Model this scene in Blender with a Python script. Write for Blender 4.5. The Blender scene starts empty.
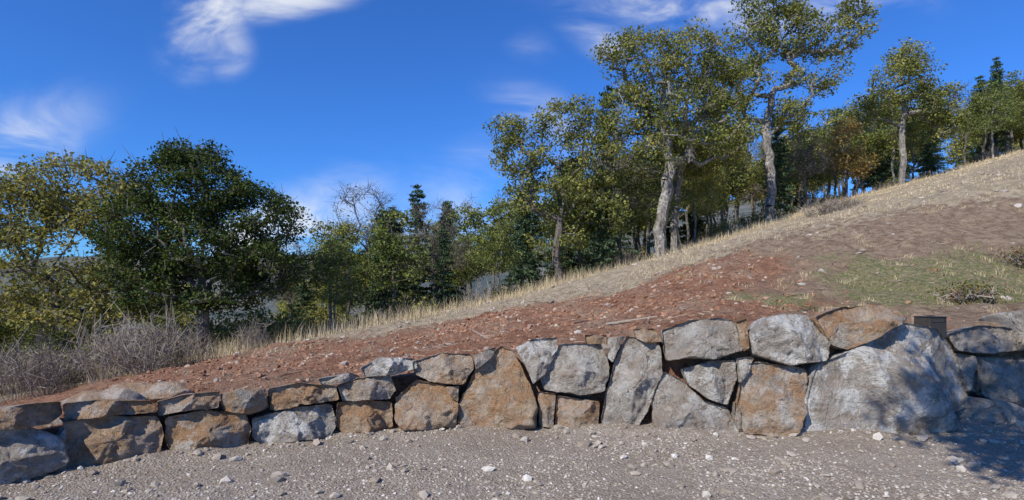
import bpy, math, random
import numpy as np
from mathutils import noise as mn, Vector
random.seed(7); RNG=np.random.default_rng(7)
scn=bpy.context.scene
scn.view_settings.view_transform='Standard'
scn.view_settings.look='None'
F=559.0; CAMH=1.6

# ---------------------------------------------------------------- helpers
def sstep(a,b,x):
    t=np.clip((x-a)/(b-a),0,1); return t*t*(3-2*t)
def vnoise(x,y,seed=0):
    x=np.asarray(x,float); y=np.asarray(y,float)
    xi=np.floor(x).astype(np.int64); yi=np.floor(y).astype(np.int64)
    fx=x-xi; fy=y-yi; fx=fx*fx*(3-2*fx); fy=fy*fy*(3-2*fy)
    def h(a,b):
        n=(a*374761393+b*668265263+seed*982451653)&0xffffffff
        n=((n^(n>>13))*1274126177)&0xffffffff
        return ((n^(n>>16))&0xffff)/65535.0
    return (h(xi,yi)*(1-fx)+h(xi+1,yi)*fx)*(1-fy)+(h(xi,yi+1)*(1-fx)+h(xi+1,yi+1)*fx)*fy
def fbm(x,y,seed=0,o=4):
    s=0;a=.5;t=0
    for i in range(o):
        s=s+a*vnoise(x*2**i,y*2**i,seed+i*17); t+=a; a*=.5
    return s/t-.5
def mesh_np(name,V,Fs,mats=(),smooth=False,midx=None,attrs=None):
    me=bpy.data.meshes.new(name)
    V=np.asarray(V,np.float32)
    me.vertices.add(len(V)); me.vertices.foreach_set('co',V.ravel())
    tot=[];li=[]
    for f in Fs:
        f=np.asarray(f,np.int32); tot.append(np.full(len(f),f.shape[1],np.int32)); li.append(f.ravel())
    tot=np.concatenate(tot); li=np.concatenate(li)
    me.loops.add(len(li)); me.loops.foreach_set('vertex_index',li)
    st=np.concatenate([[0],np.cumsum(tot)[:-1]]).astype(np.int32)
    me.polygons.add(len(tot)); me.polygons.foreach_set('loop_start',st)
    try: me.polygons.foreach_set('loop_total',tot)
    except Exception: pass
    me.update(calc_edges=True)
    for m in mats: me.materials.append(m)
    if midx is not None: me.polygons.foreach_set('material_index',np.asarray(midx,np.int32))
    me.polygons.foreach_set('use_smooth',np.full(len(tot),smooth))
    if attrs:
        for k,(dom,arr) in attrs.items():
            a=me.attributes.new(k,'FLOAT',dom); a.data.foreach_set('value',np.asarray(arr,np.float32))
    me.update()
    return me
def add_obj(name,me,parent=None,loc=(0,0,0),rot=0,scale=(1,1,1)):
    o=bpy.data.objects.new(name,me); bpy.context.collection.objects.link(o)
    o.location=loc; o.rotation_euler=(0,0,rot); o.scale=scale
    if parent: o.parent=parent
    return o

# ---------------------------------------------------------------- node helpers
class NT:
    def __init__(s,name):
        s.m=bpy.data.materials.new(name); s.m.use_nodes=True; s.t=s.m.node_tree
        s.t.nodes.clear(); s.out=s.t.nodes.new('ShaderNodeOutputMaterial')
    def n(s,typ,**kw):
        nd=s.t.nodes.new(typ)
        for k,v in kw.items(): setattr(nd,k,v)
        return nd
    def l(s,a,b): s.t.links.new(a,b)
    def set(s,inp,v):
        if isinstance(v,bpy.types.NodeSocket): s.l(v,inp)
        else: inp.default_value=v
    def noise(s,vec,scale,detail=6,rough=.6,dist=0):
        nd=s.n('ShaderNodeTexNoise'); s.l(vec,nd.inputs['Vector'])
        nd.inputs['Scale'].default_value=scale; nd.inputs['Detail'].default_value=detail
        nd.inputs['Roughness'].default_value=rough; nd.inputs['Distortion'].default_value=dist
        return nd.outputs['Fac']
    def vor(s,vec,scale,feature='F1',out='Distance'):
        nd=s.n('ShaderNodeTexVoronoi',feature=feature); s.l(vec,nd.inputs['Vector']); nd.inputs['Scale'].default_value=scale
        return nd.outputs[out]
    def mr(s,v,a,b,c=0.,d=1.,smooth=True):
        nd=s.n('ShaderNodeMapRange',interpolation_type='SMOOTHSTEP' if smooth else 'LINEAR')
        s.set(nd.inputs[0],v); 
        for i,q in enumerate((a,b,c,d)): s.set(nd.inputs[i+1],q)
        return nd.outputs[0]
    def math(s,op,a,b=0.,c=0.):
        nd=s.n('ShaderNodeMath',operation=op)
        s.set(nd.inputs[0],a); s.set(nd.inputs[1],b)
        if op in('MULTIPLY_ADD',): s.set(nd.inputs[2],c)
        return nd.outputs[0]
    def mix(s,f,a,b,mode='MIX'):
        nd=s.n('ShaderNodeMix',data_type='RGBA',blend_type=mode)
        s.set(nd.inputs[0],f)
        for i,v in ((6,a),(7,b)):
            if isinstance(v,tuple): nd.inputs[i].default_value=(*v[:3],1)
            else: s.l(v,nd.inputs[i])
        return nd.outputs[2]
    def attr(s,name,typ='GEOMETRY'):
        nd=s.n('ShaderNodeAttribute',attribute_name=name,attribute_type=typ); return nd.outputs['Fac']
    def bump(s,h,strength,dist,normal=None):
        nd=s.n('ShaderNodeBump'); nd.inputs['Strength'].default_value=strength; nd.inputs['Distance'].default_value=dist
        s.l(h,nd.inputs['Height'])
        if normal: s.l(normal,nd.inputs['Normal'])
        return nd.outputs[0]
    def principled(s,col,rough=.9,normal=None,spec=.2):
        p=s.n('ShaderNodeBsdfPrincipled'); s.set(p.inputs['Base Color'],col if not isinstance(col,tuple) else (*col,1))
        p.inputs['Roughness'].default_value=rough; p.inputs['Specular IOR Level'].default_value=spec
        if normal: s.l(normal,p.inputs['Normal'])
        s.l(p.outputs[0],s.out.inputs[0]); return p
    def pos(s): return s.n('ShaderNodeNewGeometry').outputs['Position']

# ---------------------------------------------------------------- terrain
WX=[-40,-12,-7,-5.3,-4.5,-4.13,-3.95,-3.65,-3.27,-2.67,-1.93,-1.28,-.14,1.0,2.08,3.13,4.25,4.9,5.3,5.93,8,14,40]
WY=[-6,-.5,2.2,3.4,4.1,4.52,4.85,5.08,5.35,5.69,6.08,6.35,6.45,6.39,6.2,6.1,6.12,6.25,6.6,6.9,7.3,8.5,14]
ZX=[-12,-6,-4,-3,-2,-1.2,-.14,1.3,2.5,3.5,4.6,6,9,20]
ZZ=[.2,.32,.42,.48,.53,.62,.84,.98,1.12,1.14,1.12,1.2,1.35,1.6]
def W(x): return np.interp(x,WX,WY)
def ztop(x): return np.interp(x,ZX,ZZ)
def ycrest(x): return np.interp(x,[-30,-8,8,33,60,120],[20,20,32,46,60,80])
def hill(x,y):
    zx=np.where(x>0,.27*np.minimum(x,55)+.12*np.clip(x-55,0,120)+0.02*np.clip(x-175,0,1e4),
                .17*np.maximum(x,-28)-7*(1-np.exp(np.minimum(x+28,0)/45)))
    yc=ycrest(x); d=y-yc
    sp=np.where(d>12,d,np.log1p(np.exp(np.clip(d,-30,12)*1.0))/1.0)
    zy=.028*np.clip(y,-30,None)-(.028+.07)*np.minimum(sp,110)-.028*np.clip(sp-110,0,None)
    z=.42+zx+zy
    z=z+1.0*fbm(x*.06,y*.06,3)*sstep(6,25,y)+.25*fbm(x*.35,y*.35,5)*sstep(5,9,y)
    far=sstep(140,520,y)
    z=z+far*(38+60*fbm(x*.004+3,y*.003,11))
    return z
def H(x,y):
    x=np.asarray(x,float); y=np.asarray(y,float)
    off=y-W(x)
    t=sstep(.3,8.5,off)
    up=(ztop(x)-.06)*(1-t)+hill(x,y)*t
    rough=.26*fbm(x*1.3,y*1.3,21)+.17*fbm(x*4,y*4,25)
    up=up+rough*sstep(.6,1.6,off)
    lo=.07*fbm(x*.8,y*.8,31)+.035*fbm(x*6,y*6,33)
    lo=lo+.07*sstep(-.4,0,off)*vnoise(x*3,y*3,8)
    s=sstep(.2,.5,off)
    return lo*(1-s)+up*s
def axis(fine0,fine1,step,lo,hi,g):
    a=list(np.arange(fine0,fine1+1e-6,step))
    s=step; v=a[-1]
    while v<hi: s*=g; v+=s; a.append(v)
    s=step; v=a[0]; b=[]
    while v>lo: s*=g; v-=s; b.append(v)
    return np.array(b[::-1]+a)
xs=axis(-7,9,.055,-900,900,1.04)
of=axis(-3.5,4.5,.055,-60,1500,1.025)
X,O=np.meshgrid(xs,of)
Y=W(X)*np.exp(-np.clip(O-3,0,None)/30)+O
Z=H(X,Y)
V=np.stack([X,Y,Z],-1).reshape(-1,3)
nr,nc=X.shape
ii=np.arange(nr*nc).reshape(nr,nc)
Q=np.stack([ii[:-1,:-1],ii[:-1,1:],ii[1:,1:],ii[1:,:-1]],-1).reshape(-1,4)
xx=V[:,0]; yy=V[:,1]; offv=yy-W(xx)
def masks(x,y):
    off=y-W(x)
    n1=fbm(x*.35,y*.35,41,4)
    up=sstep(.05,.3,off)
    lim=np.interp(x,[-14,-3,0,6,12],[18,16.5,16,14.5,12])
    red=up*(1-sstep(-1.6,1.6,y-lim+6*n1))*(1-sstep(-1.6,1.6,x-(4.9+.22*(y-7))+6*n1))
    green=up*(1-sstep(.4,1.25,np.hypot((x-8.2)/3.6,(y-10.2)/2.3)+1.9*fbm(x*.7,y*.7,47)))
    grass=up*sstep(-1.8,2.5,y-lim-np.where(x>6,3.5,.0)+7*n1)
    return up,red,green,grass
up,red,green,grass=masks(xx,yy)
far=sstep(90,260,yy)

m=NT('ground_material'); P=m.pos()
big=m.noise(P,.9,5,.6); mid=m.noise(P,5,6,.65); fine=m.noise(P,34,5,.7)
vfine=m.noise(P,120,3,.7); clod=m.noise(P,13,6,.7,.4)
peb=m.vor(P,52,'F1','Color'); pebd=m.vor(P,52,'F1','Distance')
sepp=m.n('ShaderNodeSeparateColor'); m.l(peb,sepp.inputs[0])
gr=m.mix(m.mr(big,.35,.65),(.335,.265,.195),(.42,.345,.265))
gr=m.mix(m.mr(sepp.outputs[0],.5,1.,0,.65),gr,(.52,.465,.395))
gr=m.mix(m.mr(sepp.outputs[1],.6,1.,0,.55),gr,(.215,.17,.13))
gr=m.mix(m.mr(mid,.50,.74,0,.65),gr,(.25,.185,.13))
gr=m.mix(m.mr(fine,.4,.7,0,.35),gr,(.50,.44,.365))
gr=m.mix(m.mr(vfine,.56,.76,0,.45),gr,(.17,.135,.105))
br=m.mix(m.mr(mid,.35,.65),(.23,.155,.10),(.40,.295,.20))
br=m.mix(m.mr(fine,.5,.75,0,.6),br,(.50,.415,.305))
br=m.mix(m.mr(clod,.52,.7,0,.55),br,(.14,.095,.065))
rd=m.mix(m.mr(mid,.33,.66),(.25,.118,.068),(.41,.225,.14))
rd=m.mix(m.mr(big,.46,.64,0,.7),rd,(.41,.285,.195))
rd=m.mix(m.mr(clod,.49,.66,0,.75),rd,(.125,.060,.038))
rd=m.mix(m.mr(fine,.58,.75,0,.5),rd,(.50,.355,.245))
dg=m.mix(m.mr(mid,.35,.65),(.35,.27,.18),(.54,.45,.31))
dg=m.mix(m.mr(clod,.5,.7,0,.6),dg,(.24,.17,.105))
gg=m.mix(m.mr(clod,.4,.62),(.17,.185,.07),(.37,.29,.18))
def soft(a,w): return m.mr(m.math('ADD',m.attr(a),m.math('MULTIPLY',m.math('SUBTRACT',mid,.5),w)),.2,.8)
c=m.mix(soft('grass',1.6),br,dg)
c=m.mix(soft('red',1.5),c,rd)
c=m.mix(soft('green',1.8),c,gg)
c=m.mix(m.mr(m.attr('up'),.3,.7),gr,c)
c=m.mix(m.attr('far'),c,m.mix(m.mr(m.noise(P,.03,6,.75),.4,.6),(.07,.09,.085),(.16,.155,.13)))
hh=m.math('ADD',m.math('MULTIPLY',mid,.9),m.math('ADD',m.math('MULTIPLY',fine,.55),m.math('MULTIPLY',vfine,.22)))
hh=m.math('ADD',hh,m.math('MULTIPLY',m.math('MULTIPLY',clod,m.attr('up')),1.7))
hh=m.math('ADD',hh,m.math('MULTIPLY',pebd,-.32))
m.principled(c,.95,m.bump(hh,1.,.058),.1)
MG=m.m
me=mesh_np('ground',V,[Q],[MG],True,None,{'up':('POINT',up),'red':('POINT',red),'green':('POINT',green),'grass':('POINT',grass),'far':('POINT',far)})
add_obj('ground',me)

# ---------------------------------------------------------------- rock material
m=NT('rock_material')
P=m.n('ShaderNodeTexCoord').outputs['Object']
sd=m.attr('seed','OBJECT'); rust=m.attr('rust','OBJECT'); lite=m.attr('lite','OBJECT')
va=m.n('ShaderNodeVectorMath',operation='ADD'); m.l(P,va.inputs[0])
cx=m.n('ShaderNodeCombineXYZ'); m.l(sd,cx.inputs[0]); m.l(sd,cx.inputs[2]); m.l(cx.outputs[0],va.inputs[1])
Q_=va.outputs[0]
n1=m.noise(Q_,1.7,6,.6,.6); n2=m.noise(Q_,5.5,8,.7,.4); n3=m.noise(Q_,24,6,.75); n4=m.noise(Q_,90,4,.7)
mp=m.n('ShaderNodeMapping'); mp.inputs['Rotation'].default_value=(.4,.9,.2); mp.inputs['Scale'].default_value=(1,1,1.5); m.l(Q_,mp.inputs[0])
n5=m.noise(mp.outputs[0],3.4,8,.72,.5)
c=m.mix(m.mr(n2,.32,.68),(.29,.265,.23),(.53,.495,.435))
c=m.mix(m.math('MULTIPLY',lite,.20),c,(.68,.655,.60))
c=m.mix(m.mr(n5,.52,.66,0,.7),c,(.165,.15,.13))
wv=m.math('MAXIMUM',rust,.20)
c=m.mix(m.math('MULTIPLY',m.mr(n1,.32,.54),wv),c,m.mix(m.mr(n2,.35,.65),(.36,.235,.14),(.60,.455,.30)))
c=m.mix(m.math('MULTIPLY',m.mr(n5,.43,.56),m.math('MULTIPLY',wv,.85)),c,(.47,.265,.13))
c=m.mix(m.math('MULTIPLY',m.mr(m.noise(Q_,3.1,7,.75,.2),.48,.59),lite),c,(.77,.745,.685))
c=m.mix(m.mr(n3,.55,.68,0,.75),c,(.105,.093,.08))
c=m.mix(m.mr(n4,.56,.75,0,.5),c,(.68,.655,.59))
cr=m.mr(m.vor(m.mix(.16,Q_,m.n('ShaderNodeTexNoise').outputs['Color']),2.1,'DISTANCE_TO_EDGE'),0.,.018)
c=m.mix(m.math('MULTIPLY',m.math('SUBTRACT',1.,cr),.25),c,(.14,.12,.10))
h=m.math('ADD',m.math('MULTIPLY',n5,.8),m.math('ADD',m.math('MULTIPLY',n2,1.4),m.math('ADD',m.math('MULTIPLY',n3,.75),m.math('MULTIPLY',n4,.24))))
h=m.math('ADD',h,m.math('MULTIPLY',cr,.12))
m.principled(c,.9,m.bump(h,1.,.085),.15)
MR=m.m

# ---------------------------------------------------------------- wall stones (outlines in image pixels, projected from the camera onto the wall face)
def face_pt(u,v):
    d=6.2
    for _ in range(40):
        x=(u-512)/F*d; z=CAMH+(290-v)/F*d
        d=.5*d+.5*(float(W(x))+.20*max(z,0))
    return (u-512)/F*d, CAMH+(290-v)/F*d
STONES=[ # outline, bulge, rust, lite
([(-30,436),(0,428),(32,427),(62,438),(67,460),(52,471),(0,489),(-30,500)],.16,.15,.9),
([(-30,414),(0,409),(32,404),(60,402),(62,414),(50,424),(20,428),(-30,432)],.14,.8,.3),
([(62,424),(95,415),(158,417),(165,436),(160,457),(110,467),(66,470)],.16,.9,.25),
([(62,404),(95,400),(150,401),(156,412),(120,416),(64,421)],.15,.8,.3),
([(166,418),(200,411),(246,413),(253,430),(249,447),(172,458),(165,440)],.15,1.,.45),
([(157,402),(185,394),(219,392),(219,408),(180,412),(159,416)],.15,.8,.3),
([(253,419),(300,407),(331,404),(337,424),(331,437),(262,447),(254,436)],.14,.05,1.),
([(221,394),(245,388),(266,388),(269,408),(250,415),(223,411)],.14,.9,.15),
([(268,389),(300,383),(336,386),(339,400),(300,407),(271,411)],.16,.9,.2),
([(338,403),(365,399),(392,402),(395,428),(345,436),(335,426)],.14,1.,.1),
([(339,386),(365,377),(391,376),(397,390),(390,399),(344,401)],.15,.4,.5),
([(361,368),(380,357),(414,359),(417,368),(392,376),(366,377)],.12,.2,1.),
([(318,379),(352,373),(361,377),(340,385),(322,385)],.10,.3,.6),
([(395,398),(415,380),(445,385),(458,404),(456,428),(402,431),(394,420)],.15,.95,.2),
([(413,362),(440,352),(470,354),(474,368),(463,385),(430,382),(414,374)],.16,.7,.25),
([(500,346),(512,350),(531,385),(538,410),(535,427),(500,431),(460,426),(458,405),(473,374)],.17,1.,.25),
([(473,356),(496,347),(492,358),(476,370)],.10,.1,.8),
([(446,387),(459,386),(458,402),(451,398)],.08,.5,.6),
([(516,347),(534,338),(556,338),(558,348),(546,374),(533,385),(526,368)],.14,.1,1.),
([(561,344),(604,343),(611,368),(606,391),(580,396),(545,389),(540,379),(549,362)],.15,.2,.45),
([(538,392),(556,394),(553,428),(539,426)],.09,.9,.3),
([(557,396),(600,402),(599,428),(556,431)],.12,.9,.25),
([(627,336),(645,338),(660,345),(664,372),(649,408),(636,430),(606,429),(601,420),(607,390),(615,360)],.15,.1,.5),
([(585,335),(607,335),(606,344),(586,344)],.07,.7,.2),
([(607,337),(625,336),(613,362),(608,358)],.08,.3,.5),
([(633,329),(654,328),(663,341),(648,344),(636,338)],.08,.8,.3),
([(662,330),(690,321),(718,317),(735,320),(743,350),(715,360),(690,358),(667,361)],.18,.2,.4),
([(682,369),(712,360),(736,361),(738,378),(728,405),(708,398),(690,386)],.12,.1,.75),
([(664,371),(682,380),(704,401),(729,409),(739,432),(712,436),(680,434),(654,427),(652,400)],.16,.1,.6),
([(737,322),(747,319),(750,348),(743,352)],.07,1.,.1),
([(751,334),(764,318),(785,313),(806,315),(831,341),(828,360),(790,366),(757,355)],.20,.05,1.),
([(745,366),(765,362),(808,368),(809,405),(796,437),(745,435),(738,405)],.17,.8,.4),
([(738,358),(755,357),(748,375),(740,383)],.07,.2,.9),
([(817,317),(845,306),(880,305),(897,311),(904,320),(876,336),(850,350),(834,345)],.20,1.,.25),
([(820,366),(856,350),(905,322),(940,331),(956,350),(971,404),(940,430),(905,435),(860,437),(808,434),(811,395)],.46,.08,1.1),
([(951,334),(985,325),(1018,328),(1022,350),(985,354),(960,350)],.14,.1,.3),
([(980,357),(1028,358),(1040,385),(1030,410),(986,396)],.16,.1,.4),
([(958,353),(976,356),(981,392),(970,392)],.08,.1,.3),
([(966,396),(988,399),(1030,413),(1040,428),(1000,430),(960,428)],.16,.1,.4),
([(1010,312),(1040,308),(1060,330),(1056,352),(1026,352),(1022,330)],.16,.2,.4),
([(1042,356),(1085,350),(1095,395),(1080,430),(1044,428),(1036,410)],.18,.3,.5),
([(1062,315),(1110,305),(1125,345),(1090,350),(1062,350)],.16,.6,.4),
([(1098,352),(1150,348),(1165,425),(1090,430)],.2,.1,.7),
([(1126,302),(1180,300),(1200,345),(1130,345)],.2,.1,.7),
([(600,342),(612,346),(606,356)],.06,.5,.3),
([(736,402),(742,412),(742,434),(735,424)],.06,.5,.3),
([(796,428),(806,426),(805,437),(797,437)],.06,.5,.5),
([(598,430),(608,428),(612,434),(600,435)],.06,.5,.5),
([(636,428),(652,428),(652,436),(638,435)],.08,.3,.5),
([(448,404),(458,404),(457,412)],.05,.3,.5),
([(60,437),(66,428),(66,450)],.06,.3,.5),
]
wall=add_obj('stone_retaining_wall',None)
def resample(pts,N):
    P=np.array(pts,float)
    Q=[]
    n=len(P)
    for i in range(n):   # small corner cut
        a,b=P[i],P[(i+1)%n]; Q+= [a*.95+b*.05, a*.05+b*.95]
    Q=np.array(Q); D=np.linalg.norm(np.roll(Q,-1,0)-Q,axis=1); s=np.concatenate([[0],np.cumsum(D)])
    Q2=np.vstack([Q,Q[:1]]); t=np.linspace(0,s[-1],N,endpoint=False)
    return np.stack([np.interp(t,s,Q2[:,0]),np.interp(t,s,Q2[:,1])],1)
def nz(v,sc,sd): return mn.noise(Vector((v[0]*sc+sd,v[1]*sc+sd*.7,v[2]*sc-sd)))
def build_stone(name,outl,B,rust,lite,seed,depth=None,parent=wall):
    rnd=random.Random(seed)
    pts=[face_pt(*p) for p in outl]
    N=112
    C=resample(pts,N); cx,cz=C.mean(0)
    size=max(np.ptp(C[:,0]),np.ptp(C[:,1])); small=min(np.ptp(C[:,0]),np.ptp(C[:,1]))
    bigone=size>1.2
    s=(float(W(cx+.25))-float(W(cx-.25)))/.5
    nn=np.array([s,-1,.12]); nn/=np.linalg.norm(nn)
    B=min(B*1.45,small*.5)
    if depth is None: depth=max(.35,min(.6,size*.7))
    # bulge limited by random planes -> chiselled facets
    planes=[(B*(.40+.5*rnd.random()),rnd.uniform(-1,1)*.85,rnd.uniform(-1.4,.6)*.75) for _ in range(8)]
    if bigone: planes=[(.34,.10,-.38),(.46,.62,-.05),(.44,-.45,.12),(.40,-.2,-1.0),(.40,.95,.35),(.50,-1.1,-.5),(.44,.1,.7)]
    rings=[(.72,-depth),(.9,-depth*.75),(.97,-depth*.5),(1.01,-depth*.3),(1.02,-depth*.15),(1.02,-.02)]
    fr=[1.015,.997,.975,.95,.92,.88,.84,.79,.73,.67,.61,.54,.47,.40,.33,.25,.17,.08]
    V=[]
    rr=[(s_,d,None) for s_,d in rings]+[(r,None,r) for r in fr]
    for (s_,d,r) in rr:
        for k in range(N):
            px=cx+(C[k,0]-cx)*s_; pz=cz+(C[k,1]-cz)*s_
            if r is None: b=d
            else:
                b=B*(1-min(1,r/1.015)**10)**.7
                for (o,a,c_) in planes: b=min(b,max(o+a*(px-cx)+c_*(pz-cz),-.05+.0))
            V.append(np.array([px,float(W(px))+.20*pz,pz])+nn*b)
    cc=np.array([cx,float(W(cx))+.20*cz,cz])
    bf=min([B]+[o for (o,_,_) in planes])
    V.append(cc+nn*bf); V.append(cc-nn*depth)
    V=np.array(V)
    amp=min(.05,size*.075)
    if bigone: amp=.038
    for i in range(len(V)):
        p=V[i]
        q=p-cc; L=np.linalg.norm(q)+1e-6; q=q/L
        d1=nz(p,2.8,seed*1.37); d2=nz(p,8,seed*2.1); d3=nz(p,19,seed*.3); d4=nz(p,40,seed*.7)
        rid=abs(nz(p,4.5,seed*.9+30)); rid2=abs(nz(p,13,seed*.5+11))
        st=nz((p[0]*.6+p[2]*.8,p[1],p[2]*.3),6,seed); st=round(st*3)/3.
        d=amp*(d1*.7+d2*.5+d3*.35+d4*.18-rid*.9-rid2*.4+st*.5)
        V[i]=p+(nn*.75+q*.35)*d
    nring=len(rr); idx=np.arange(nring*N).reshape(nring,N)
    a=idx[:-1]; b=np.roll(idx,-1,1)[:-1]; c_=np.roll(idx,-1,1)[1:]; d_=idx[1:]
    Q=np.stack([a,b,c_,d_],-1).reshape(-1,4)
    last=idx[-1]; first=idx[0]
    T1=np.stack([last,np.roll(last,-1),np.full(N,nring*N)],-1)
    T2=np.stack([np.roll(first,-1),first,np.full(N,nring*N+1)],-1)
    me=mesh_np(name,V,[Q,np.vstack([T1,T2])],[MR],True)
    o=add_obj(name,me,parent)
    o['seed']=float(seed%37)*1.7; o['rust']=float(rust); o['lite']=float(lite)
    return o
for i,(o_,B,ru,li) in enumerate(STONES):
    build_stone('wall_stone_%02d'%(i+1),o_,B,ru,li,i+3)

def ico(sub=2):
    import bmesh
    bm=bmesh.new(); bmesh.ops.create_icosphere(bm,subdivisions=sub,radius=1)
    V=np.array([v.co[:] for v in bm.verts]); Fc=np.array([[v.index for v in f.verts] for f in bm.faces]); bm.free()
    return V,Fc
def loose_rock(name,x,y,z,sx,sy,sz,rot,seed,rust,lite,parent=None):
    V,Fc=ico(4)
    rnd=random.Random(seed)
    for _ in range(9):
        n=np.array([rnd.gauss(0,1),rnd.gauss(0,1),rnd.gauss(0,1)]); n/=np.linalg.norm(n); d=rnd.uniform(.55,.85)
        e=V@n-d; V=V-np.outer(np.clip(e,0,None),n)
    V=V*np.array([sx,sy,sz])
    for i in range(len(V)):
        p=V[i]; q=p/(np.linalg.norm(p)+1e-6)
        V[i]=p+q*min(sx,sz)*(.16*nz(p,2.5/sx*.5,seed)+.07*nz(p,8/sx*.5,seed))
    me=mesh_np(name,V,[Fc],[MR],True)
    o=add_obj(name,me,parent,(x,y,z),rot)
    o['seed']=float(seed); o['rust']=float(rust); o['lite']=float(lite)
    return o
terr=add_obj('stone_terrace_edge',None)
k=0
for (x,y,w) in [(-4.25,5.95,.36),(-4.75,6.25,.40),(-5.35,6.45,.42),(-5.95,6.55,.42),(-4.75,7.0,.42),(-5.45,7.25,.45),(-4.15,6.7,.33),(-6.2,7.3,.45),(-5.0,5.6,.36),(-5.6,5.85,.4),(-6.8,6.9,.5),(-4.55,5.4,.3),(-6.9,7.7,.5),(-6.2,5.9,.4)]:
    k+=1
    loose_rock('terrace_stone_%d'%k,x,y,float(H(x,y))+.06,w,w*.6,.16,random.uniform(-.4,.4),50+k,.8,.4,terr)
bg=add_obj('boulder_group',None)
for (x,y,s,r) in [(5.6,7.7,.11,.6),(3.55,6.85,.16,.3)]:
    loose_rock('boulder_%d'%int(x*100),x,y,float(H(x,y))+s*.5,s*1.2,s,s,random.random()*3,int(x*31),.6,.1,bg)
# small dark box on the bank behind the wall
import bmesh
mb=NT('dark_plastic_material'); nn0=mb.noise(mb.pos(),20,4,.6); mb.principled(mb.mix(nn0,(.02,.018,.016),(.07,.06,.05)),.55,None,.4)
bm=bmesh.new()
def bx(cx,cy,cz,sx,sy,sz):
    g=bmesh.ops.create_cube(bm,size=1)
    for v in g['verts']: v.co=Vector((cx+v.co.x*sx,cy+v.co.y*sy,cz+v.co.z*sz))
bx(0,0,.11,.27,.22,.30); bx(0,0,.268,.29,.24,.012); bx(0,0,.28,.10,.03,.012); bx(0,-.114,.20,.24,.006,.012)
bmesh.ops.bevel(bm,geom=bm.edges[:],offset=.005,segments=2,affect='EDGES')
me=bpy.data.meshes.new('dark_utility_box'); bm.to_mesh(me); bm.free(); me.materials.append(mb.m)
add_obj('dark_utility_box',me,None,(5.22,6.98,float(H(5.22,6.98))+.02),.25,(.95,1,.85))

# ---------------------------------------------------------------- gravel & clods
def simple_mat(name,ca,cb,rough=.9,cc=None):
    m=NT(name); r=m.attr('rnd')
    c=m.mix(m.mr(r,0,1,0,1,False),ca,cb)
    if cc: c=m.mix(m.mr(r,.8,.95),c,cc)
    n=m.noise(m.pos(),60,4,.7)
    c=m.mix(m.mr(n,.4,.7,0,.5),c,tuple(q*.6 for q in cb))
    m.principled(c,rough,m.bump(n,.6,.01),.1); return m.m
def scatter_stones(name,pts,sizes,mat,flat=.6,sub=1,seed=1):
    rg=np.random.default_rng(seed)
    V0,F0=ico(sub); n=len(pts); nv=len(V0)
    sc=sizes[:,None]*np.stack([rg.uniform(.6,1.3,n),rg.uniform(.6,1.3,n),rg.uniform(.4,1.,n)*flat*1.2],1)
    a=rg.uniform(0,6.28,n); ca,sa=np.cos(a),np.sin(a)
    J=1+rg.uniform(-.28,.28,(n,nv,1))
    Vv=V0[None]*J*sc[:,None,:]
    t=rg.uniform(-.5,.5,n)[:,None]
    z=Vv[...,2]*np.cos(t)+Vv[...,0]*np.sin(t); x0=Vv[...,0]*np.cos(t)-Vv[...,2]*np.sin(t)
    x=x0*ca[:,None]-Vv[...,1]*sa[:,None]; y=x0*sa[:,None]+Vv[...,1]*ca[:,None]
    P=np.stack([x+pts[:,0:1],y+pts[:,1:2],z+pts[:,2:3]],-1).reshape(-1,3)
    Fc=(F0[None]+(np.arange(n)*nv)[:,None,None]).reshape(-1,3)
    r=np.repeat(rg.random(n),len(F0))
    me=mesh_np(name,P,[Fc],[mat],False,None,{'rnd':('FACE',r)})
    return add_obj(name,me)
mgv=simple_mat('gravel_material',(.26,.21,.16),(.52,.46,.38),.9,(.64,.60,.53))
def pts_on(n,x0,x1,y0,y1,rg,keep):
    x=rg.uniform(x0,x1,n); y=rg.uniform(y0,y1,n); k=keep(x,y); x,y=x[k],y[k]
    return x,y,H(x,y)
rg=np.random.default_rng(11)
def patchy(x,y): return sstep(-.14,.2,fbm(x*.9,y*1.4,91))
x,y,z=pts_on(80000,-5.5,7.5,2.8,7,rg,lambda x,y:(y<W(x)+.05)&(abs(x)<y*1.05+.3)&(rg.random(len(x))<.18+.8*patchy(x,y)))
s=.0045+.013*rg.random(len(x))**3
scatter_stones('gravel',np.stack([x,y,z],1),s,mgv,.7,1,3)
x,y,z=pts_on(5600,-5.5,7.5,2.8,7,rg,lambda x,y:(y<W(x)+.05)&(rg.random(len(x))<.08+.28*patchy(x,y)+.9*sstep(-.6,0,y-W(x))*vnoise(x*1.8,y,5)))
s=.014+.05*rg.random(len(x))**4.5
scatter_stones('gravel',np.stack([x,y,z+s*.2],1),s,mgv,.7,1,4)
mcl=simple_mat('red_soil_material',(.22,.105,.06),(.42,.24,.15),.95,(.47,.375,.28))
def keepred(x,y):
    u,r,g,gs=masks(x,y); return (rg.random(len(x))<r*(.3+.7*sstep(-.1,.2,fbm(x*1.1,y*1.1,95))))&(y-W(x)>.55)
x,y,z=pts_on(52000,-10,9,5,18,rg,keepred)
s=.006+.048*rg.random(len(x))**5
scatter_stones('soil_clods',np.stack([x,y,z],1),s*(.5+y/18),mcl,.8,1,5)
mst=simple_mat('hill_stone_material',(.24,.18,.14),(.50,.44,.38),.9)
x,y,z=pts_on(3200,-9,25,6,30,rg,lambda x,y:(y-W(x)>.6))
s=.012+.09*rg.random(len(x))**6
scatter_stones('hillside_stones',np.stack([x,y,z],1),s,mst,.7,1,6)

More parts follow.
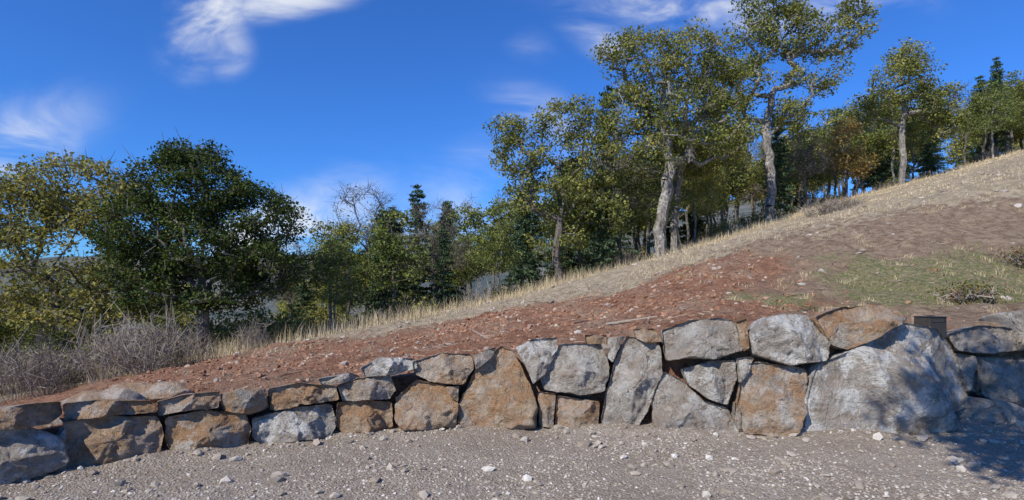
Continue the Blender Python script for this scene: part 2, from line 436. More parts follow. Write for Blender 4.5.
# ---------------------------------------------------------------- grass
def leafmat(name,cols,trans=.3,rough=.6,objrand=0.):
    m=NT(name); r=m.attr('rnd')
    if objrand>0:
        oi=m.n('ShaderNodeObjectInfo').outputs['Random']
        r=m.math('ADD',m.math('MULTIPLY',r,1-objrand),m.math('MULTIPLY',oi,objrand))
    rp=m.n('ShaderNodeValToRGB'); m.l(r,rp.inputs[0]); el=rp.color_ramp.elements
    for i,(p,cc) in enumerate(cols):
        e=el[i] if i<2 else el.new(p); e.position=p; e.color=(*cc,1)
    c=rp.outputs[0]
    d=m.n('ShaderNodeBsdfDiffuse'); m.l(c,d.inputs[0])
    if trans>0:
        t=m.n('ShaderNodeBsdfTranslucent'); m.l(m.mix(1.,c,(1.25,1.15,.6),'MULTIPLY'),t.inputs[0])
        a=m.n('ShaderNodeMixShader'); a.inputs[0].default_value=trans; m.l(d.outputs[0],a.inputs[1]); m.l(t.outputs[0],a.inputs[2])
        m.l(a.outputs[0],m.out.inputs[0])
    else: m.l(d.outputs[0],m.out.inputs[0])
    return m.m
mdry=leafmat('dry_grass_material',[(0,(.32,.25,.15)),(1,(.70,.59,.39)),(.5,(.54,.43,.26))],0)
mgrn=leafmat('green_grass_material',[(0,(.12,.14,.045)),(1,(.38,.33,.17)),(.5,(.20,.20,.075))],0)
mtwig=leafmat('dry_twig_material',[(0,(.15,.12,.10)),(1,(.42,.37,.31)),(.5,(.26,.22,.18))],0.)
mstk=leafmat('dark_twig_material',[(0,(.10,.075,.055)),(1,(.34,.27,.20)),(.5,(.19,.14,.10))],0.)
def blades(name,x,y,z,h,w,lean,mat,seed,parent=None,loc=(0,0,0)):
    rg=np.random.default_rng(seed); n=len(x)
    a=rg.uniform(0,6.28,n); b=rg.uniform(0,6.28,n); L=lean*rg.random(n)*h
    dx,dy=np.cos(a)*w,np.sin(a)*w
    lx,ly=np.cos(b)*L,np.sin(b)*L
    p0=np.stack([x-dx,y-dy,z-.02],1); p1=np.stack([x+dx,y+dy,z-.02],1)
    p2=np.stack([x+dx*.6+lx*.35,y+dy*.6+ly*.35,z+h*.55],1); p3=np.stack([x-dx*.6+lx*.35,y-dy*.6+ly*.35,z+h*.55],1)
    p4=np.stack([x+lx,y+ly,z+h],1)
    V=np.stack([p0,p1,p2,p3,p4],1).reshape(-1,3); i=np.arange(n)*5
    Q=np.stack([i,i+1,i+2,i+3],1); T=np.stack([i+3,i+2,i+4],1)
    r=rg.random(n); me=mesh_np(name,V,[Q,T],[mat],False,None,{'rnd':('FACE',np.concatenate([r,r]))})
    return add_obj(name,me,parent,loc)
def kg(x,y):
    u,r,g,gs=masks(x,y); c=sstep(-6,0,y-ycrest(x))
    return (rg.random(len(x))<gs*(.08+.92*np.maximum(.8*c,sstep(-.02,.16,fbm(x*.45,y*.45,77)))))&(y<ycrest(x)+4)
x,y,z=pts_on(170000,-14,52,11,52,rg,kg)
c_=sstep(-6,0,y-ycrest(x))
h=(.03+.11*rg.random(len(x))**1.5)*(1+3.5*c_*rg.random(len(x))**2)
blades('dry_grass',x,y,z,h,.003+.00032*y,1.1,mdry,8)
# tall straw along the crest in front of the tree line
def kt(x,y):
    d=y-ycrest(x); return (d>-3.2)&(d<2.5)&(rg.random(len(x))<(.15+.85*sstep(-.12,.18,fbm(x*.5,y*.5,81))))
x,y,z=pts_on(140000,-13,22,15,42,rg,kt)
blades('tall_dry_grass',x,y,z,(.22+.55*rg.random(len(x))**1.6)*np.interp(x,[-13,6,22],[1.,.95,.5]),.006+.0*y,.6,mdry,18)
def kgg(x,y):
    u,r,g,gs=masks(x,y); return (rg.random(len(x))<g*.9*sstep(-.12,.2,fbm(x*2,y*2,99)))
x,y,z=pts_on(42000,3,13,7,14,rg,kgg)
blades('green_grass',x,y,z,.015+.035*rg.random(len(x)),np.full(len(x),.006),1.2,mgrn,9)
tx=rg.uniform(4,20,200); ty=rg.uniform(8.5,20,200)
x=np.repeat(tx,28)+rg.normal(0,.07,200*28); y=np.repeat(ty,28)+rg.normal(0,.07,200*28)
blades('dry_grass',x,y,H(x,y),.03+.09*rg.random(len(x)),np.full(len(x),.004),1.1,mdry,10)
x,y,z=pts_on(1500,-6,12,7,19,rg,lambda x,y:(y-W(x)>.8))
def sticks(name,x,y,z,L,r,mat,seed):
    rg=np.random.default_rng(seed); n=len(x); a=rg.uniform(0,6.28,n); e=rg.uniform(-.05,.25,n)
    dx,dy,dz=np.cos(a)*L/2,np.sin(a)*L/2,np.sin(e)*L/2
    A=np.stack([x-dx,y-dy,z-dz+r],1); B=np.stack([x+dx,y+dy,z+dz+r*2],1)
    s=np.stack([-np.sin(a)*r,np.cos(a)*r,np.zeros(n)],1); u=np.stack([np.zeros(n),np.zeros(n),r*1.5],1)
    V=np.stack([A-s,A+s,A+u,B-s*.6,B+s*.6,B+u*.6],1).reshape(-1,3); i=np.arange(n)*6
    Q=np.vstack([np.stack([i,i+1,i+4,i+3],1),np.stack([i+1,i+2,i+5,i+4],1),np.stack([i+2,i,i+3,i+5],1)])
    me=mesh_np(name,V,[Q],[mat],False,None,{'rnd':('FACE',np.tile(rg.random(n),3))}); return add_obj(name,me)
sticks('fallen_twigs',x,y,z,.08+.5*rg.random(len(x))**3,.003+.007*rg.random(len(x)),mstk,3)
xl=np.array([1.5,1.9,1.2,2.2,-.5]); yl=np.array([8.7,8.9,9.6,9.3,10.4])
sticks('fallen_branch',xl,yl,H(xl,yl)+.03,np.array([1.1,.8,.9,.6,.9]),np.full(5,.017),mtwig,12)

# ---------------------------------------------------------------- trees
def barkmat(name,a,b,l=(.50,.49,.45)):
    m=NT(name); P=m.pos(); mp=m.n('ShaderNodeMapping'); mp.inputs['Scale'].default_value=(1,1,.3); m.l(P,mp.inputs[0])
    n=m.noise(mp.outputs[0],14,6,.7); n2=m.noise(P,3,5,.7)
    c=m.mix(m.mr(n,.35,.65),a,b); c=m.mix(m.mr(n2,.52,.68,0,.6),c,l)
    m.principled(c,.95,m.bump(n,1.,.05),.1); return m.m
mbark=barkmat('oak_bark_material',(.09,.078,.065),(.34,.31,.27),(.58,.56,.51))
mbark2=barkmat('dark_bark_material',(.07,.06,.05),(.21,.185,.155),(.33,.31,.27))
def mul(c,k): return [(p,tuple(min(.8,q*k) for q in cc)) for p,cc in c]
oakG=mul([(0,(.05,.065,.018)),(1,(.30,.265,.08)),(.35,(.09,.105,.03)),(.7,(.17,.175,.05))],1.65)
oakD=mul([(0,(.03,.05,.016)),(1,(.13,.15,.045)),(.4,(.048,.073,.022)),(.75,(.08,.105,.03))],1.2)
oakY=mul([(0,(.08,.09,.03)),(1,(.36,.29,.11)),(.35,(.15,.155,.05)),(.7,(.23,.215,.07))],1.45)
fire=[(0,(.17,.15,.05)),(1,(.52,.32,.12)),(.4,(.30,.21,.07)),(.7,(.42,.30,.11))]
con=mul([(0,(.025,.045,.025)),(1,(.085,.12,.06)),(.5,(.045,.07,.036))],1.6)
ML={'G':leafmat('oak_leaf_material',oakG,.3),'D':leafmat('dark_leaf_material',oakD,.2),'Y':leafmat('autumn_leaf_material',oakY,.3),
    'F':leafmat('orange_leaf_material',fire,.3),'C':leafmat('conifer_needle_material',con,0),
    'M':leafmat('forest_leaf_material',mul([(0,(.05,.07,.02)),(1,(.40,.32,.09)),(.4,(.10,.12,.034)),(.7,(.21,.20,.055))],1.75),.25,objrand=.5)}
def tubes(A,B,ra,rb,sides=6):
    D=B-A; L=np.linalg.norm(D,axis=1,keepdims=True)+1e-9; D=D/L
    ref=np.where(np.abs(D[:,2:3])>.9,np.array([[1.,0,0]]),np.array([[0,0,1.]]))
    U=np.cross(D,ref); U/=np.linalg.norm(U,axis=1,keepdims=True)+1e-9; Wv=np.cross(D,U)
    th=np.arange(sides)/sides*2*np.pi
    ring=U[:,None,:]*np.cos(th)[None,:,None]+Wv[:,None,:]*np.sin(th)[None,:,None]
    VA=A[:,None,:]+ring*ra[:,None,None]; VB=B[:,None,:]+ring*rb[:,None,None]
    V=np.concatenate([VA,VB],1).reshape(-1,3); n=len(A)
    k=np.arange(sides); q=np.stack([k,(k+1)%sides,(k+1)%sides+sides,k+sides],1)
    Q=(q[None]+(np.arange(n)*2*sides)[:,None,None]).reshape(-1,4)
    return V,Q
def leafquads(P,size,rg,asp=.6,upb=.6):
    n=len(P); a=rg.normal(size=(n,3)); a/=np.linalg.norm(a,axis=1,keepdims=True)
    nrm=rg.normal(size=(n,3)); nrm[:,2]=np.abs(nrm[:,2])+upb; b=np.cross(a,nrm); b/=np.linalg.norm(b,axis=1,keepdims=True)+1e-9
    s=size*rg.uniform(.6,1.35,(n,1))
    V=np.stack([P-a*s*.5,P+b*s*asp*.5,P+a*s*.5,P-b*s*asp*.5],1).reshape(-1,3)
    i=np.arange(n)*4; return V,np.stack([i,i+1,i+2,i+3],1)
def tree_mesh(name,seed,trunk,blobs,ncl,nleaf,clr,lsize,rtrunk,bark,leaf,twigs=0,step=.55,shell=.5,flare=1.35):
    """trunk: list of (x,y,z); blobs: (cx,cy,cz,rx,ry,rz,weight)"""
    rg=np.random.default_rng(seed)
    nodes=[];par=[]
    tp=np.array(trunk,float)
    s=np.concatenate([[0],np.cumsum(np.linalg.norm(np.diff(tp,axis=0),axis=1))]); nt=max(4,int(s[-1]/step))
    for i,t in enumerate(np.linspace(0,s[-1],nt+1)):
        p=np.array([np.interp(t,s,tp[:,j]) for j in range(3)])
        if i>1: p[:2]+=rg.normal(0,.045,2)*s[-1]/6
        nodes.append(p); par.append(i-1)
    ntr=len(nodes)
    bl=np.array(blobs,float); w=bl[:,6]/bl[:,6].sum()
    ch=rg.choice(len(bl),ncl,p=w); d=rg.normal(size=(ncl,3)); d/=np.linalg.norm(d,axis=1,keepdims=True)
    r=rg.random((ncl,1))**(1/3.)*(1-shell)+shell*rg.uniform(.75,1.15,(ncl,1))
    C=bl[ch,:3]+d*r*bl[ch,3:6]
    zmin=trunk[-1][2]*.32
    C=C[C[:,2]>zmin]
    fork=np.array(nodes[int(ntr*.6)])
    C=C[np.argsort(np.linalg.norm(C-fork,axis=1))]
    arr=np.zeros((ncl*30+ntr,3)); arr[:ntr]=nodes; cnt=ntr
    pen=np.zeros(len(arr)); pen[:int(ntr*.38)]=50
    ends=[]
    for c in C:
        D=c-arr[:cnt]; dist=np.linalg.norm(D,axis=1)
        cost=dist+pen[:cnt]+np.where(D[:,2]<0.1,-D[:,2]*.9+.3,0)
        j=int(np.argmin(cost)); L=dist[j]; k=max(1,int(L/step)); p0=arr[j].copy(); last=j
        side=rg.normal(0,.18,3)*L; side[2]=-abs(side[2])*.5 if rg.random()<.6 else side[2]
        for q in range(1,k+1):
            t=q/k; p=p0+(c-p0)*t+side*math.sin(t*math.pi)+ (rg.normal(0,.07,3) if q<k else 0)
            arr[cnt]=p; par.append(last); last=cnt; cnt+=1
            if cnt>=len(arr)-40: break
        ends.append(last)
        if cnt>=len(arr)-40: break
    par=np.array(par[:cnt]); wgt=np.zeros(cnt)
    for e in ends: wgt[e]+=1
    for i in range(cnt-1,0,-1): wgt[par[i]]+=wgt[i]
    wgt=np.maximum(wgt,.5); rad=rtrunk*(wgt/wgt[0])**.5; rad=np.maximum(rad,.009)
    rad[0]*=flare; 
    A=arr[par[1:cnt]]; B=arr[1:cnt]; rb=rad[1:]; ra=np.minimum(rad[par[1:]],rb*1.35)
    A=A.copy(); A[0,2]-=.3
    # overlap thick segments slightly so bends close
    Dn=(B-A)/(np.linalg.norm(B-A,axis=1,keepdims=True)+1e-9)
    Vt,Qt=tubes(A-Dn*(ra*.25)[:,None],B+Dn*(rb*.25)[:,None],ra,rb,7)
    VV=[Vt];QQ=[Qt];mi=[np.zeros(len(Qt))];rn=[np.zeros(len(Qt))]; off=len(Vt)
    Cn=arr[np.array(ends)]
    if twigs:
        n=len(Cn)*twigs; base=np.repeat(Cn,twigs,0)+rg.normal(0,.12,(n,3)); dd=rg.normal(size=(n,3)); dd[:,2]+=.6
        dd/=np.linalg.norm(dd,axis=1,keepdims=True); tip=base+dd*rg.uniform(.3,1.,(n,1))*clr*1.3
        v,q=tubes(base,tip,np.full(n,.012),np.full(n,.004),3); VV.append(v);QQ.append(q+off);off+=len(v)
        mi.append(np.zeros(len(q)));rn.append(np.zeros(len(q)))
    if nleaf>0:
        cr=rg.uniform(.5,1.3,len(Cn)); crn=rg.random(len(Cn))
        num=(nleaf*cr**1.5*1.05).astype(int)+1
        n=num.sum()
        g=rg.normal(size=(n,3)); gl=np.linalg.norm(g,axis=1,keepdims=True); g=g*np.minimum(1,1.9/gl)
        g=g*np.array([.52,.52,.32])*clr
        P=np.repeat(Cn,num,0)+g*np.repeat(cr,num)[:,None]
        v,q=leafquads(P,lsize,rg); VV.append(v);QQ.append(q+off)
        mi.append(np.ones(len(q))); rn.append(np.clip(np.repeat(crn,num)*.5+rg.random(n)*.5,0,1))
    return mesh_np(name,np.vstack(VV),[np.vstack(QQ)],[bark,leaf],False,np.concatenate(mi),{'rnd':('FACE',np.concatenate(rn))})
def place(name,me,x,y,rot=0,s=1.,parent=None,dz=0):
    return add_obj(name,me,parent,(x,y,float(H(x,y))+dz),rot,(s,s,s))

me=tree_mesh('added_shade_oak',21,[(0,0,0),(.1,0,2.2),(.5,.1,4.2),(.6,.2,6.5),(.2,0,9)],
 [(-.8,0,11.2,2.1,2,1.9,1.5),(1.8,.2,11.6,2.0,2,1.6,1.3),(-1.9,.2,8.4,1.6,2,1.4,1.1),(1.2,-.3,8.6,2.8,2.2,1.7,1.6),(3.6,.3,10.2,1.6,1.7,1.8,1),(3.9,0,6.9,1.7,1.6,1.3,1),(.2,0,5.9,2.3,2,1.2,.9),(-2.4,0,11.9,1.1,1,.9,.5)],
 270,85,.74,.17,.34,mbark,ML['G'],twigs=4)
place('added_shade_oak',me,8.45,32,0)
me=tree_mesh('added_shade_oak',26,[(0,0,0),(.1,0,3.2),(-.2,0,6.2),(.3,0,9.8)],
 [(-.9,0,12.5,1.9,2,1.6,1.2),(1.6,.2,13.2,2.2,2,1.7,1.5),(4.4,.2,12.8,2.2,2,1.4,1.3),(-1.9,0,9.6,1.8,2,1.5,1.2),(2.6,-.3,9.9,2.1,1.6,1.1,1.),(.0,0,15.0,2.1,1.6,.9,.8),(5.8,0,14.6,1.1,1,1.0,.6),(-2.8,0,7.4,1.5,1.3,1.2,.9),(1.4,0,7.6,1.4,1.3,.9,.6)],
 280,74,.72,.19,.29,mbark,ML['G'],twigs=4)
place('added_shade_oak',me,17.5,38,0)
me=tree_mesh('added_shade_oak',23,[(0,0,0),(.1,0,2.),(0,0,4),(.3,0,6.5)],
 [(0,0,8.2,2.2,2,1.8,1.3),(-2.1,0,6,1.6,1.6,1.2,.9),(2.3,0,6.6,1.9,1.6,1.5,1),(.6,0,9.9,1.4,1.3,1.1,.6),(3.1,0,4.8,1.2,1,1,.5)],
 190,75,.75,.19,.23,mbark,ML['G'],twigs=3)
place('added_shade_oak',me,30.3,43.5,0)
me=tree_mesh('added_shade_oak',24,[(0,0,0),(-.15,0,2.6),(.2,0,5),(.1,0,7.5)],
 [(-1.9,0,7.6,1.6,1.6,1.2,1),(.4,0,9.4,1.6,1.6,1.2,1),(1.9,0,7.2,1.8,1.6,1.4,1.1),(-.5,0,5.4,2.2,1.8,1.3,1.2),(2.2,0,4.4,1.5,1.5,1.2,.8),(-2.8,0,8.9,.9,1,.7,.4),(-.2,0,3.2,1.8,1.5,.9,.6)],
 210,80,.66,.17,.22,mbark2,ML['G'],twigs=4)
place('added_shade_oak',me,2.6,31,0)
me=tree_mesh('added_shade_oak',25,[(0,0,0),(0,0,3.),(.4,0,5.6),(.8,0,8)],
 [(1.2,.8,9.2,2.2,2,2.2,1.3),(2.4,.8,6.6,1.8,1.6,1.4,1),(-.4,.8,6.8,1.6,1.5,1.2,.8)],
 140,75,.72,.18,.23,mbark,ML['G'],twigs=3)
place('added_shade_oak',me,10.0,34.5,0)
me=tree_mesh('added_shade_oak',31,[(0,0,0),(.15,0,1.2),(.0,0,2.6),(.2,0,4.6)],
 [(-.3,0,6.2,1.9,1.8,1.2,1.3),(1.6,.2,5.0,1.6,1.6,1.3,1.2),(-1.8,0,4.7,1.4,1.6,1.3,1.1),(.4,-.3,4.3,1.9,1.7,1.2,1.1),(2.2,0,3.3,1.2,1.4,1.0,.8),(-1.8,0,2.8,1.3,1.4,1.0,.8),(.3,.3,2.7,1.9,1.5,.9,.9),(-.2,0,7.2,1.1,.9,.5,.4)],
 400,125,.52,.12,.20,mbark2,ML['D'],twigs=5,step=.4)
place('added_shade_oak',me,-11.2,20,0,1.03)
me=tree_mesh('added_shade_oak',32,[(0,0,0),(.2,0,1.2),(-.1,0,2.8),(.2,0,4.6)],
 [(.4,0,6.4,1.7,1.6,1.0,1),(-1.7,0,5.7,1.7,1.6,1.1,1),(2.1,.2,5.4,1.4,1.6,1.1,1),(.2,-.3,4.3,2.2,1.7,1.1,1.1),(-2.2,0,3.3,1.6,1.4,1.0,.8),(2.3,0,3.0,1.3,1.4,.9,.8),(0,0,2.4,2,1.5,.8,.7)],
 310,88,.54,.125,.16,mbark2,ML['Y'],twigs=5,step=.4)
place('added_shade_oak',me,-17.4,21.5,0,1.18)
place('added_shade_oak',me,-26.5,25,2.2,1.05)
me=tree_mesh('maple_tree',33,[(0,0,0),(0,0,2),(.1,0,4)],[(0,0,4.6,1.5,1.5,2.0,1),(.8,0,3.2,1.2,1.2,1.2,.6)],80,50,.7,.2,.12,mbark2,ML['F'],twigs=2)
place('maple_tree',me,25.7,43.0,0,.95)
# unseen oak added behind the viewpoint so its crown shades the wall's right end
me=tree_mesh('added_shade_oak',35,[(0,0,0),(.1,.2,2.),(-.1,.8,3.8),(-.5,1.4,5.6)],[(-.4,1.6,6.9,2.0,1.6,1.3,1.3),(1.0,1.4,6.6,1.3,1.3,1.1,.9),(.1,.9,7.3,1.3,1.2,1.,.6)],
 260,110,.5,.13,.17,mbark2,ML['G'],twigs=3,step=.4)
place('added_shade_oak',me,1.55,-2.0,0)

# forest variants
variants=[]
for k in range(6):
    rk=random.Random(100+k); Ht=9.
    bl=[]
    for i in range(7):
        z=rk.uniform(.45,.9)*Ht; r=(1.5 if z<.65*Ht else 1.15)*rk.uniform(.7,1.2)
        bl.append((rk.uniform(-1.4,1.4),rk.uniform(-1.3,1.3),z,r,r,r*.85,r))
    bl.append((0,0,Ht*.9,.9,.9,.9,.6))
    variants.append(tree_mesh('forest_oak',200+k,[(0,0,0),(rk.uniform(-.3,.3),0,2.5),(rk.uniform(-.4,.4),0,5),(0,0,7.8)],bl,95,46,.66,.20,.10,mbark if k%3==0 else mbark2,ML['M'] if k<5 else ML['G'],twigs=3,step=.7))
def conifer(name,seed,Hh=12.,R=2.0,leaf=ML['C'],dens=1.):
    rg=np.random.default_rng(seed); A=[];B=[];ra=[];rb=[];P=[]
    for i in range(10):
        A.append((0,0,Hh*i/10-(.3 if i==0 else 0)));B.append((0,0,Hh*(i+1)/10));ra.append(.16*(1-i/10)+.01);rb.append(.16*(1-(i+1)/10)+.01)
    z=Hh*.14
    while z<Hh*.985:
        t=z/Hh; nb=rg.integers(4,7)
        for b in range(nb):
            a=rg.uniform(0,6.28); L=R*(1-t)**.7*rg.uniform(.5,1.2)+.22
            if rg.random()<.1: continue
            tip=np.array([math.cos(a)*L,math.sin(a)*L,z+(-.18+.45*t)*L]); A.append((0,0,z));B.append(tip);ra.append(.03*(1-t)+.008);rb.append(.006)
            n=int(L*38*dens)+14; s=rg.random(n)**.7
            q=np.array([0,0,z])+np.outer(s,tip-np.array([0,0,z])); wd=.34*(1-.4*s)*min(1,L+.3)
            q+=rg.normal(size=(n,3))*np.stack([wd,wd,wd*.5],1)*.6; q[:,2]-=.1*s; P.append(q)
        z+=rg.uniform(.2,.42)
    v,q=tubes(np.array(A,float),np.array(B,float),np.array(ra),np.array(rb),5)
    P=np.vstack(P); lv,lq=leafquads(P,.3,rg,.34,1.2)
    return mesh_np(name,np.vstack([v,lv]),[np.vstack([q,lq+len(v)])],[mbark2,leaf],False,np.concatenate([np.zeros(len(q)),np.ones(len(lq))]),{'rnd':('FACE',np.concatenate([np.zeros(len(q)),rg.random(len(lq))]))})
cons=[conifer('forest_fir',300,12,2.3),conifer('forest_fir',301,12,1.9)]
bare=tree_mesh('bare_tree',41,[(0,0,0),(.1,0,2),(-.1,0,4),(0,0,6)],[(0,0,7,1.5,1.5,1.6,1),(-1,0,5,1.4,1.3,1.4,1),(1.1,0,5,1.4,1.4,1.5,1)],150,3,.7,.14,.12,mbark2,ML['Y'],twigs=11,step=.5)
bare2=tree_mesh('bare_tree',42,[(0,0,0),(.1,0,2),(-.1,0,4),(0,0,7)],[(0,0,7,1.2,1.2,1.8,1),(-.6,0,5,1.,1.,1.4,1),(.7,0,4.6,1.,1.,1.5,1)],90,0,.6,.14,.09,mbark2,ML['Y'],twigs=7,step=.6)

forest=add_obj('distant_forest',None)
SKX=[-900,0,250,290,330,400,480,540,600,700,800,900,1000,1100,1400]
SKY=[262,275,285,265,222,196,194,150,125,125,108,88,70,60,58]
fr=np.random.default_rng(5)
cnt=0
def stand(x,y,kind=None,fac=None):
    global cnt
    zb=float(H(x,y)); px=512+F*x/y; top=CAMH+(290-np.interp(px,SKX,SKY))/F*y
    f=fr.uniform(.72,1.02) if fac is None else fac
    h=(top-zb)*f; h=min(max(h,3.),17)
    r=fr.random()
    if kind is None: kind='c' if r<.2 else ('b' if r<.34 else 'o')
    if kind=='c': me=cons[fr.integers(2)]; s=h/12; w=s*fr.uniform(.9,1.2)
    elif kind=='b': me=[bare,bare2][fr.integers(2)]; s=h/8.6; w=s
    else: me=variants[fr.integers(6)]; s=h/9.4; w=s*fr.uniform(.9,1.3)
    o=add_obj('forest_tree_%03d'%cnt,me,forest,(x,y,zb-.1),fr.uniform(0,6.28),(w,w,s)); cnt+=1
pts=[]
tries=0
while len(pts)<175 and tries<9000:
    tries+=1
    u=fr.uniform(-.40,1.25); 
    dd=1.2+fr.random()**1.2*34
    y0=22.
    for _ in range(12): y0=float(ycrest(u*y0))+dd
    x=u*y0; y=y0
    md=2.1+.055*dd
    if all((x-a)**2+(y-b)**2>md*md for a,b in pts):
        pts.append((x,y)); stand(x,y)
for i in range(22):
    u=fr.uniform(-1.4,-.58); y=fr.uniform(27,50); stand(u*y,y,'o',fr.uniform(.8,1.15))
def ind(name,me,x,y,h,base,rot=0,w=1.):
    s=h/base; add_obj(name,me,None,(x,y,float(H(x,y))-.1),rot,(s*w,s*w,s))
ind('fir_tree',cons[0],7.0,41,14.2,12,0,.8)
ind('fir_tree',cons[1],-6.2,36.5,9.8,12,1,1.)
ind('fir_tree',cons[0],-4.4,38,8.8,12,2,1.)
ind('fir_tree',cons[1],52,60,11,12,2,.9)
ind('bare_tree',bare,-8.6,33,9.3,8.6,.5,1.1)
ind('bare_tree',bare,-11.5,29,6,8.6,2.5,1.1)

# ---------------------------------------------------------------- shrubs
def shrub_mesh(name,seed,R,Hh,nst,nleaf,lsize,leaf,twm,sub=5,spread=.2):
    rg=np.random.default_rng(seed)
    a=rg.uniform(0,6.28,nst); l=rg.random(nst)**.6
    B0=np.stack([np.cos(a)*R*.35*l,np.sin(a)*R*.35*l,np.full(nst,-.1)],1)
    T=np.stack([np.cos(a)*R*l,np.sin(a)*R*l,Hh*rg.uniform(.45,1.,nst)*(1-.35*l*l)],1)
    M=(B0+T)/2+rg.normal(0,.08,(nst,3))*R
    A=np.vstack([B0,M]);B=np.vstack([M,T]);n=nst
    for _ in range(sub):
        t=rg.random((n,1)); s=M+(T-M)*t; e=s+rg.normal(0,spread,(n,3))*R*.8+np.array([0,0,.12*Hh]); A=np.vstack([A,s]);B=np.vstack([B,e])
    v,q=tubes(A,B,np.full(len(A),.010),np.full(len(A),.004),3)
    VV=[v];QQ=[q];mi=[np.zeros(len(q))];rn=[np.repeat(rg.random(len(A)),3)]
    if nleaf:
        k=rg.integers(0,len(B),nleaf); P=B[k]+rg.normal(0,.10,(nleaf,3)); lv,lq=leafquads(P,lsize,rg)
        VV.append(lv);QQ.append(lq+len(v));mi.append(np.ones(nleaf));rn.append(rg.random(nleaf))
    return mesh_np(name,np.vstack(VV),[np.vstack(QQ)],[twm,leaf],False,np.concatenate(mi),{'rnd':('FACE',np.concatenate(rn))})
brush=[shrub_mesh('brush',61,1.3,1.9,26,0,.1,ML['Y'],mtwig,9,.24),shrub_mesh('brush',62,1.2,1.7,22,160,.07,ML['Y'],mtwig,9,.26)]
leafy=[shrub_mesh('leafy_shrub',63,1.3,1.7,60,1500,.14,ML['Y'],mtwig,3),shrub_mesh('leafy_shrub',64,1.3,1.8,60,1500,.14,ML['G'],mtwig,3)]
bb=add_obj('bare_brush',None)
for i in range(56):
    u=fr.uniform(-1.15,-.45); y=fr.uniform(15,20.5); x=u*y
    s=fr.uniform(.45,1.15); add_obj('brush_%02d'%i,brush[i%2],bb,(x,y,float(H(x,y))-.05),fr.uniform(0,6),(s*.85,s*.85,s))
uu=add_obj('understory_shrubs',None)
for i in range(40):
    u=fr.uniform(-1.3,-.30); y=fr.uniform(20,27); x=u*y
    s=fr.uniform(.6,1.3); add_obj('shrub_%02d'%i,leafy[i%2],uu,(x,y,float(H(x,y))-.1),fr.uniform(0,6),(s,s,s*fr.uniform(.8,1.2)))
for i in range(120):
    u=fr.uniform(-.40,1.3); y=22.
    dd=fr.uniform(1.,24)
    for _ in range(12): y=float(ycrest(u*y))+dd
    x=u*y; s=fr.uniform(.4,.9)*(1+dd*.04)
    mm=(leafy+brush)[int(fr.integers(4))]
    add_obj('shrub_c%02d'%i,mm,uu,(x,y,float(H(x,y))-.1),fr.uniform(0,6),(s,s,s))
bs=shrub_mesh('low_bush',71,.45,.22,60,1100,.045,leafmat('bush_material',[(0,(.05,.07,.02)),(1,(.26,.10,.04)),(.5,(.10,.11,.03))],.2),mtwig)
add_obj('low_bush',bs,None,(7.6,9.3,float(H(7.6,9.3))-.03))
add_obj('low_bush',bs,None,(10.4,11.4,float(H(10.4,11.4))-.03),2)
add_obj('low_bush',bs,None,(4.9,9.2,float(H(4.9,9.2))-.02),1,(.4,.4,.4))
bp=shrub_mesh('brush_pile',72,1.3,.8,120,300,.08,ML['F'],mtwig)
for (x,y) in [(16.5,28),(14.2,25)]:
    add_obj('brush_pile',bp,None,(x,y,float(H(x,y))-.1),x,(1,1,.8))

# ---------------------------------------------------------------- sun, sky, camera
sdir=np.array([-.50,-.56,.64]); sdir/=np.linalg.norm(sdir)
L=bpy.data.lights.new('sun','SUN'); L.energy=5.0; L.angle=math.radians(.5); L.color=(1,.94,.84)
lo=bpy.data.objects.new('sun',L); bpy.context.collection.objects.link(lo)
lo.rotation_euler=Vector(sdir).to_track_quat('Z','Y').to_euler()
w=bpy.data.worlds.new('World'); scn.world=w; w.use_nodes=True; t=w.node_tree; t.nodes.clear()
class WN(NT):
    def __init__(s,t): s.t=t
wn=WN(t)
out=t.nodes.new('ShaderNodeOutputWorld'); bgn=t.nodes.new('ShaderNodeBackground'); bgn.inputs[1].default_value=.11
sky=t.nodes.new('ShaderNodeTexSky'); sky.sky_type='NISHITA'; sky.sun_disc=False
sky.sun_elevation=math.asin(sdir[2]); sky.sun_rotation=math.atan2(sdir[0],sdir[1]); sky.air_density=1.; sky.dust_density=.3; sky.ozone_density=3.
tc=t.nodes.new('ShaderNodeTexCoord'); nv=wn.n('ShaderNodeVectorMath',operation='NORMALIZE'); wn.l(tc.outputs['Generated'],nv.inputs[0])
sp=wn.n('ShaderNodeSeparateXYZ'); wn.l(nv.outputs[0],sp.inputs[0])
yy_=wn.math('MAXIMUM',sp.outputs[1],.05)
U=wn.math('DIVIDE',sp.outputs[0],yy_); Vv=wn.math('DIVIDE',sp.outputs[2],yy_)
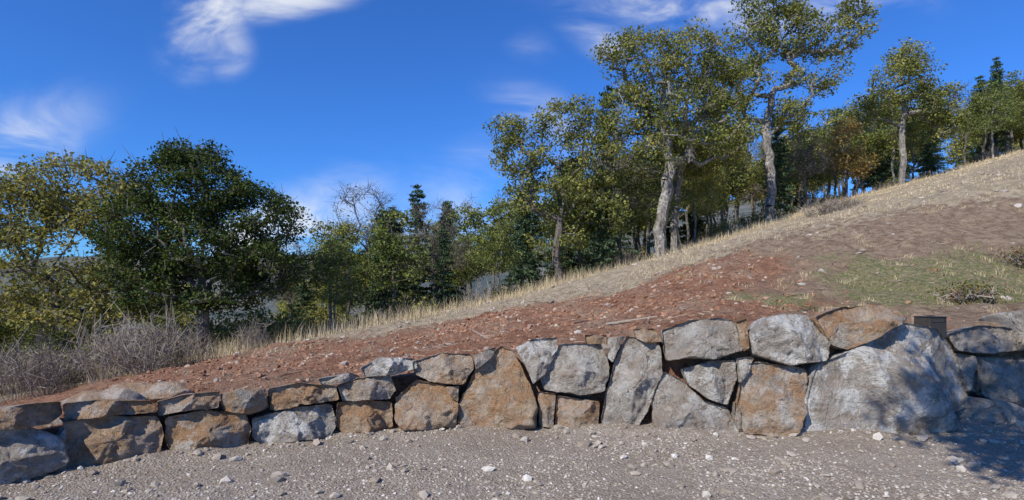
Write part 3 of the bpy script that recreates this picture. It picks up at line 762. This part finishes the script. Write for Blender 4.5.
cb=wn.n('ShaderNodeCombineXYZ'); wn.l(U,cb.inputs[0]); wn.l(Vv,cb.inputs[1])
acc=None
for (px,py,rx,ry,ang,st) in [(207,20,46,30,60,.95),(225,50,22,22,20,.6),(292,0,60,16,10,.75),(612,44,46,16,-25,.55),(690,8,110,20,-5,.75),(530,46,22,14,0,.35),
   (10,140,80,34,20,.6),(275,238,70,30,10,1.),(330,215,60,40,20,.5),(500,190,80,50,20,.45),(545,118,60,24,-30,.4),(850,8,70,24,0,.5),(440,250,200,60,0,.35)]:
    mp=wn.n('ShaderNodeMapping',vector_type='TEXTURE'); wn.l(cb.outputs[0],mp.inputs[0])
    mp.inputs['Location'].default_value=((px-512)/F,(290-py)/F,0); mp.inputs['Rotation'].default_value=(0,0,math.radians(ang)); mp.inputs['Scale'].default_value=(rx/F,ry/F,1)
    ln=wn.n('ShaderNodeVectorMath',operation='LENGTH'); wn.l(mp.outputs[0],ln.inputs[0])
    b=wn.mr(ln.outputs['Value'],0.,2.,st,0.)
    acc=b if acc is None else wn.math('MAXIMUM',acc,b)
mp=wn.n('ShaderNodeMapping'); wn.l(cb.outputs[0],mp.inputs[0]); mp.inputs['Rotation'].default_value=(0,0,.6); mp.inputs['Scale'].default_value=(1,2.2,1)
nn_=wn.noise(mp.outputs[0],4.6,8,.55,.7)
dens=wn.math('MULTIPLY',wn.mr(nn_,.28,.72),acc)
dens=wn.mr(dens,.0,.8,0.,.92)
skc=wn.mix(1.,sky.outputs[0],(.34,.80,1.56),'MULTIPLY')
col=wn.mix(dens,skc,(7.8,8.1,8.6))
wn.l(col,bgn.inputs[0]); wn.l(bgn.outputs[0],out.inputs[0])
cam=bpy.data.cameras.new('camera'); co=bpy.data.objects.new('camera',cam); bpy.context.collection.objects.link(co)
co.location=(0,0,CAMH); co.rotation_euler=(math.radians(90),0,0); cam.sensor_width=36; cam.lens=36*F/1024; cam.shift_y=40/1024
cam.clip_end=5000; cam.clip_start=.05
scn.camera=co
